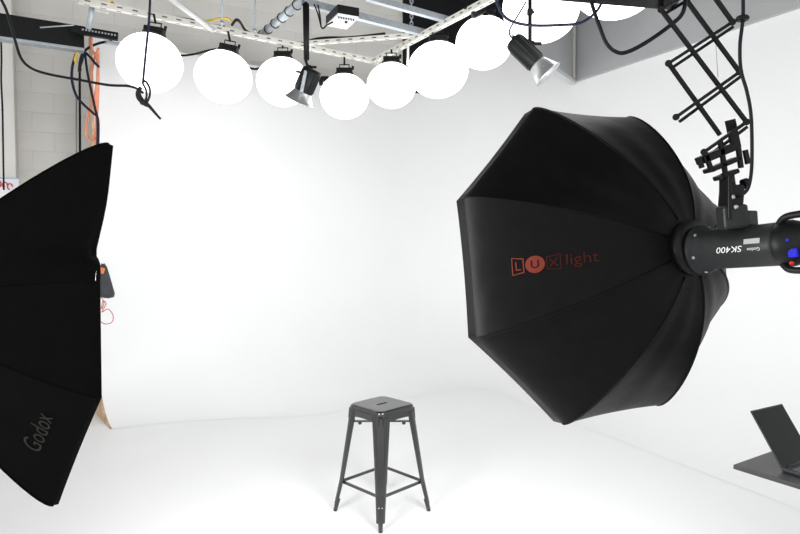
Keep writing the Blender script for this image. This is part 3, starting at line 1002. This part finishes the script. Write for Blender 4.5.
# ================================================================== CABLES
g = 'cables hanging beside the plywood edge'
cable('power_cable', [(-8, -14, 3.0), (4, 5, 3.0), (10, 22, 3.0), (15, 40, 3.0), (21, 58, 3.0), (31, 68, 3.0), (48, 74, 3.0), (80, 80, 3.0), (108, 85, 3.0), (128, 86, 3.0), (138, 89, 3.0), (143, 93, 3.0)], 0.0065, 'black_cable', 'thick black cable sagging from the black trunking to the tied cable knot')
t = thing('tied_cable', 'black cable tied into a looped knot hanging before the lantern globe', 'cable', P(144, 95, 3.0))
MB().tube(smooth_path([P(150.5, -10, 3.0), P(149, 20, 3.0), P(146, 50, 3.0), P(143, 82, 3.0)]), 0.006, 8).build('drop', 'blue_cable', t)
MB().tube(smooth_path([P(142.5, 84, 2.99), P(144, 81, 2.99), P(147, 83, 2.98), P(150, 90, 2.98), P(149, 98, 2.98), P(145, 104, 2.98), P(141, 103, 2.99), P(141, 99, 2.99), P(144, 101, 3.0)]), 0.0055, 8).build('loop', 'black_cable', t)
MB().tube(smooth_path([P(143, 84, 2.98), P(146, 90, 2.97), P(146.5, 97, 2.97), P(144, 103, 2.98)]), 0.005, 8).build('loop', 'black_cable', t)
MB().tube(smooth_path([P(141, 87, 2.98), P(138.5, 92, 2.98), P(139, 97, 2.98), P(143, 102, 2.98), P(148, 106, 2.99)]), [0.008 + 0.006 * math.sin(PI * i / 32) for i in range(33)], 8).build('wrap', 'black_cable', t)
MB().tube(smooth_path([P(145, 102, 2.98), P(150, 107, 2.98), P(156, 114, 2.98), P(160.5, 119, 2.98)]), [0.009 - 0.004 * i / 24 for i in range(25)], 8).build('tail', 'black_cable', t)
cable('power_cable', [(493, -10, 2.9), (498, 5, 2.9), (505, 17, 2.9), (517, 23, 2.9), (535, 25.5, 2.9), (560, 25, 2.9), (580, 23, 2.9), (594, 14, 2.9), (601, 4, 2.9), (605, -10, 2.9)], 0.0068, 'blue_cable', 'dark cable looping across the lantern globe above the tilted spotlight')
cable('power_cable', [(589, -12, 1.62), (592, 4, 1.62), (599, 25, 1.62), (607, 44, 1.62), (618, 52.5, 1.62), (630, 51, 1.62), (650, 40, 1.62), (672, 24, 1.62), (683, 12, 1.60), (687, -10, 1.60)], 0.0052, 'black_cable', 'black cable drooping in a deep loop below the thick black rail')
cable('power_cable', [(743, -12, 1.51), (743, 18, 1.51), (740, 45, 1.51), (741, 70, 1.51), (747, 92, 1.51), (751, 115, 1.51), (752, 150, 1.51), (751, 175, 1.51), (747, 190, 1.51), (739, 196, 1.57)], 0.0046, 'black_cable', 'black cable running down alongside the scissor arm to the strobe')
MB().torus(P(742.5, 18.5, 1.51), V((0, 0, 1)), 0.010, 0.006, 14, 6).build('cable_clip', 'black_plastic', bpy.data.objects['power_cable.003'] if 'power_cable.003' in bpy.data.objects else None)
tag(MB().tube([P(712.5, -10, 1.9), P(715, 30, 1.9), P(718, 78, 1.9)], 0.0011, 5).build('thin_cord', 'conduit_beige'), 'hair-thin grey cord hanging behind the scissor lattice', 'cord')
# bundle beside the plywood edge
def bundle(pts, rad, m, lb): return cable('signal_cable', pts, rad, m, lb, 'cable', None)
bundle([(91, 36, 5.5), (92, 50, 5.5), (97, 58, 5.5), (98, 75, 5.5), (95, 100, 5.5), (97, 130, 5.5), (98, 170, 5.5)], 0.013, 'orange_cable', 'orange cable running straight down along the plywood edge')
bundle([(99, 48, 5.52), (94, 60, 5.52), (91, 80, 5.52), (92, 100, 5.52), (87, 118, 5.52), (86, 132, 5.52), (90, 140, 5.52), (95, 135, 5.52), (96, 115, 5.52), (97, 90, 5.52), (98, 60, 5.52)], 0.010, 'orange_cable', 'orange cable bent into a long hanging loop')
bundle([(98, 49, 5.54), (98, 90, 5.54), (96, 140, 5.54), (97, 180, 5.54)], 0.013, 'orange_cable', 'orange cable pressed against the plywood edge behind the others')
bundle([(112, 41, 5.58), (100, 43, 5.58), (90, 47, 5.58), (83, 53, 5.58), (80, 62, 5.58), (79, 72, 5.58)], 0.011, 'blue_cable', 'dark blue cable running back from the perforated bar to the trunking end')
bundle([(76, 54, 5.42), (72.5, 66, 5.42), (72, 80, 5.42), (76, 95, 5.42), (84, 105, 5.42), (93, 113, 5.42), (98, 120, 5.42), (98, 150, 5.42)], 0.011, 'blue_cable', 'dark blue cable swinging in a wide bow below the trunking end')
bundle([(85, 52, 5.44), (87, 70, 5.44), (91, 90, 5.44), (95, 108, 5.44), (97.5, 122, 5.44), (97, 160, 5.44)], 0.011, 'blue_cable', 'dark blue cable slanting from trunking end across the orange cables')
bundle([(86, 53, 5.46), (91, 58, 5.46), (95, 63, 5.46), (99, 67, 5.46)], 0.011, 'blue_cable', 'short dark blue cable stub crossing to the plywood edge')
bundle([(78, 52, 5.40), (76, 56, 5.40), (75, 60, 5.40), (77, 64, 5.40)], 0.010, 'yellow_cable', 'short yellow cable tail hanging under the trunking end')
bundle([(83, 54, 5.41), (82, 60, 5.41), (80, 66, 5.41), (80, 71, 5.41)], 0.014, 'black_cable', 'short black cable tail hanging under the trunking end')
tag(MB().cyl(P(79.7, 64, 6.2), P(80, 175, 6.2), 0.011, n=10).build('wall_conduit', 'black_cable'), 'thin black upright conduit on the pale wall beside the orange cables', 'conduit')
tag(MB().cyl(P(76.3, 95, 6.3), P(76.5, 175, 6.3), 0.008, n=10).build('wall_conduit', 'conduit_beige'), 'thin beige upright conduit on the pale wall', 'conduit')
cable('power_cable', [(1, 34, 5.9), (1.5, 60, 5.9), (1.2, 80, 5.9), (2.5, 110, 5.9), (3, 140, 5.9), (3.8, 190, 5.9)], 0.009, 'black_cable', 'thin black cable hanging down the pilaster in front of the red-lettered sign')
# cables lying along the lantern beam
def along(z, pts, rad, m, lb): 
    o = MB().tube(smooth_path([PZ(x, y, z) for x, y in pts]), rad, 6).build('beam_cable', m)
    tag(o, lb, 'cable')
along(FZ + 0.05, [(118, 8), (140, 12), (170, 17), (195, 21), (210, 25), (225, 27)], 0.012, 'black_cable', 'black cable lying along the long slotted beam')
along(FZ + 0.04, [(108, -6), (112, 2), (118, 8), (122, 9)], 0.010, 'yellow_cable', 'yellow cable dropping onto the long slotted beam')
along(FZ + 0.06, [(200, 23), (212, 20), (225, 18), (231, 21), (233, 25)], 0.009, 'yellow_cable', 'yellow cable arching over the long slotted beam')
along(FZ + 0.05, [(232, 25), (236, 20), (240, 22), (246, 31), (256, 35), (266, 36)], 0.012, 'black_cable', 'black cable hump between the two threaded rods')
along(FZ + 0.035, [(236, 31), (246, 34), (256, 36), (266, 38), (273, 39)], 0.014, 'orange_cable', 'orange cable on the beam under the thick tied pipe')
along(FZ + 0.06, [(270, 38), (280, 42), (290, 44), (305, 42), (318, 39), (330, 38), (345, 38), (360, 37), (385, 34)], 0.015, 'black_cable', 'black cable draped along the short bridging beam')
along(FZ + 0.05, [(300, 46), (320, 48), (340, 52), (358, 56), (372, 60)], 0.010, 'black_cable', 'thin black cable along the beam end before the corner lantern')
cable('beam_cable', [(172, 54, 6.2), (182, 55.5, 6.2), (195, 54, 6.2), (206, 51, 6.2), (216, 49, 6.2)], 0.010, 'black_cable', 'grey cable crossing the backdrop top edge between two lanterns')
cable('beam_cable', [(246, 67, 6.4), (255, 69, 6.4), (264, 67, 6.4), (275, 66, 6.4)], 0.012, 'black_cable', 'grey cable on the backdrop top edge behind the second lantern')
tag(MB().bbox(P(324, 79, 6.9), (0.10, 0.06, 0.05), None, 0.005).bbox(P(321, 83, 6.9), (0.04, 0.05, 0.05), None, 0.005).build('clamp', 'black_metal'), 'dark clamp on the backdrop top edge beside the corner lantern', 'clamp')
# clamps on the second beam
for (x, y, lb) in ((478, 13, 'lantern globe touching the tilted spotlight'),):
    c = PZ(x, y, FZ - 0.02)
    t = thing('beam_clamp', 'black beam clamp beside the ' + lb, 'clamp', c)
    MB().bbox(c, (0.10, 0.08, 0.06), Matrix.Rotation(-0.5, 3, 'Y'), 0.006).build('jaw', 'black_metal', t)
    MB().cyl(c + V((-0.06, 0, 0.03)), c + V((-0.10, 0, 0.05)), 0.016, 0.020, 10).build('knob', 'black_plastic', t)
    MB().cyl(c + V((0.04, 0, 0.0)), c + V((0.09, 0, -0.05)), 0.014, 0.014, 10).build('arm', 'black_metal', t)
# white hook strips under the second beam
tag(MB().tube([PZ(408, 43, FZ - 0.03), P(408, 55, 5.62), P(407.5, 65, 5.6)], 0.011, 8).build('hook_strip', 'strut_white'), 'white strip hanging from the slotted beam between two lanterns', 'strip')

# ================================================================== SIGN, BAG, CORD (left edge)
sg = P(2, 184, 6.0)
t = thing('wall_sign', 'white wall sign with blue top edge and red lettering behind the softbox', 'sign', sg)
sc_ = P(0, 196, 6.02)
MB().bbox(sc_ , (0.32, 0.012, 0.36), Rw, 0.002).build('board', 'sign_white', t)
MB().bbox(sc_ + V((0, 0, 0.172)) + WN * 0.004, (0.32, 0.012, 0.012), Rw, 0.002).build('top_edge', 'sign_blue', t)
for k, (dx, w) in enumerate(((-0.01, 0.022), (0.045, 0.02), (0.085, 0.02))):
    c = sc_ + WD * dx + V((0, 0, 0.115 - 0.012 * k)) + WN * 0.010
    rr_ = Matrix.Identity(3)
    pts = [c + WD * math.cos(a) * w + V((0, 0, math.sin(a) * w * 1.5)) for a in [2 * PI * i / 18 * (1.0 if k == 0 else 0.72) for i in range(19)]]
    MB().tube(pts, 0.006, 6).build('letter_print', 'print_signred', t)

bg = P(106, 275, 5.35)
t = thing('hanging_bag', 'dark grey pouch hanging by an orange strap at the plywood edge', 'bag', bg)
vs, fs = [], []
NB = 16
for i, (yy, wx, wy, cx) in enumerate(((264, 0.012, 0.012, 103), (268, 0.030, 0.024, 103.4), (276, 0.042, 0.034, 104.6), (286, 0.056, 0.042, 106), (293, 0.066, 0.045, 107), (296.5, 0.058, 0.038, 107), (297.5, 0.02, 0.015, 106.5))):
    for k in range(NB):
        a = 2 * PI * k / NB
        vs.append(P(cx, yy, 5.35) + V((math.cos(a) * wx, math.sin(a) * wy, 0.008 * math.sin(a * 2 + i))))
    if i:
        for k in range(NB):
            k2 = (k + 1) % NB
            fs.append(((i - 1) * NB + k, (i - 1) * NB + k2, i * NB + k2, i * NB + k))
fs += [tuple(range(NB)), tuple(range(6 * NB, 7 * NB))]
MB().add(vs, fs, True).build('pouch', 'bag_grey', t)
MB().bbox(P(101.5, 270.5, 5.29), (0.045, 0.03, 0.05), Matrix.Rotation(0.3, 3, 'Y'), 0.008).build('strap', 'orange_strap', t)
cable('red_string', [(101, 297, 5.35), (104, 303, 5.35), (101.5, 309, 5.35), (103, 301, 5.34), (106, 304, 5.34), (102, 312, 5.34), (108, 309, 5.33), (113, 315, 5.33), (112, 322, 5.33), (106, 324, 5.33), (101, 322, 5.33)], 0.004, 'red_cord', 'thin red cord curled below the dark pouch', 'cord')

# ================================================================== LAPTOP TABLE
TZ = 0.90
c0, c1, c2 = PZ(733, 464.5, TZ), PZ(800, 485, TZ), PZ(768, 451, TZ)
ex = (c1 - c0).normalized()
ey = V((-ex.y, ex.x, 0))
W_, D_ = 0.62, 0.46
ctr = c0 + ex * W_ / 2 + ey * D_ / 2
t = thing('laptop_table', 'small black pedestal table carrying the open laptop', 'table', (ctr.x, ctr.y, 0))
Rtb = Matrix((ex, ey, V((0, 0, 1)))).transposed()
MB().bbox(ctr - V((0, 0, 0.008)), (W_, D_, 0.016), Rtb, 0.003).build('tabletop', 'table_black', t)
MB().cyl((ctr.x, ctr.y, 0.02), (ctr.x, ctr.y, TZ - 0.016), 0.022).build('column', 'black_metal', t)
MB().bbox((ctr.x, ctr.y, TZ - 0.022), (0.2, 0.2, 0.012), Rtb, 0.003).build('mounting_plate', 'black_metal', t)
for k in range(4):
    a = k * PI / 2 + 0.3
    e = V((math.cos(a), math.sin(a), 0))
    lg = MB().bar(V((ctr.x, ctr.y, 0.06)), V((ctr.x, ctr.y, 0.03)) + e * 0.26, 0.035, 0.02).build('leg', 'black_metal', t)
    MB().cyl(V((ctr.x, ctr.y, 0)) + e * 0.25, V((ctr.x, ctr.y, 0.03)) + e * 0.25, 0.014, n=12).build('foot', 'rubber', lg)

# laptop : hinge from (782,468) running away to the right-back
hA = PZ(781.5, 468, TZ + 0.012)
vy = ex.copy()          # table axis towards the camera
hd = (PZ(781, 404, 1.09) - PZ(750.5, 411, 1.09)).normalized()      # hinge direction
kd = V((hd.y, -hd.x, 0))                       # keyboard side
if kd.dot(ex) < 0: kd = -kd
LW, LD = 0.19, 0.235
hB = hA + hd * LW
t = thing('laptop', 'open dark laptop with black screen on the small black table', 'laptop', (hA + hB) / 2 - V((0, 0, 0.012)))
Rk = Matrix((hd, kd, hd.cross(kd))).transposed()
bc = (hA + hB) / 2 + kd * (LD / 2) - V((0, 0, 0.005))
bo = MB().bbox(bc, (LW, LD, 0.012), Rk, 0.003).build('base', 'laptop_body', t)
nz = V((0, 0, 1))
for r_ in range(5):
    for c_ in range(8):
        p = (hA + hB) / 2 + kd * (0.035 + 0.019 * r_) + hd * (-0.0735 + 0.021 * c_) + nz * 0.0018
        if r_ == 0 and c_ == 0:
            k0 = MB().box((0, 0, 0), (0.017, 0.015, 0.002)).build('key', 'key_grey')
            k0.parent = bo
            ko = k0
        else:
            ko = k0.copy(); COL.objects.link(ko); ko.parent = bo
        ko.matrix_basis = mw(bo).inverted() @ (Matrix.Translation(p) @ Rk.to_4x4())
MB().box((hA + hB) / 2 + kd * 0.165 + nz * 0.0015, (0.07, 0.05, 0.001), Rk).build('touchpad', 'key_grey', bo)
rt = ray(750.5, 411)
tipA = V((0, 0, CAM_H)) + rt * ((hA - V((0, 0, CAM_H))).dot(hd) / rt.dot(hd))
sdir = (tipA - hA).normalized()
SCREEN = (hd, sdir)
sn = hd.cross(sdir)
if sn.dot(kd) < 0: sn = -sn
Rs = Matrix((hd, sdir, hd.cross(sdir))).transposed()
sh = (tipA - hA).length
scn = (hA + hB) / 2 + sdir * (sh / 2)
lid = MB().bbox(scn, (LW, sh, 0.007), Rs, 0.002).build('lid', 'laptop_body', t)
MB().box(scn + sn * 0.004, (LW - 0.008, sh - 0.010, 0.0012), Rs).build('screen', 'screen_glass', lid)
MB().cyl(hA + hd * 0.03, hB - hd * 0.03, 0.006, n=10).build('hinge', 'laptop_body', t)
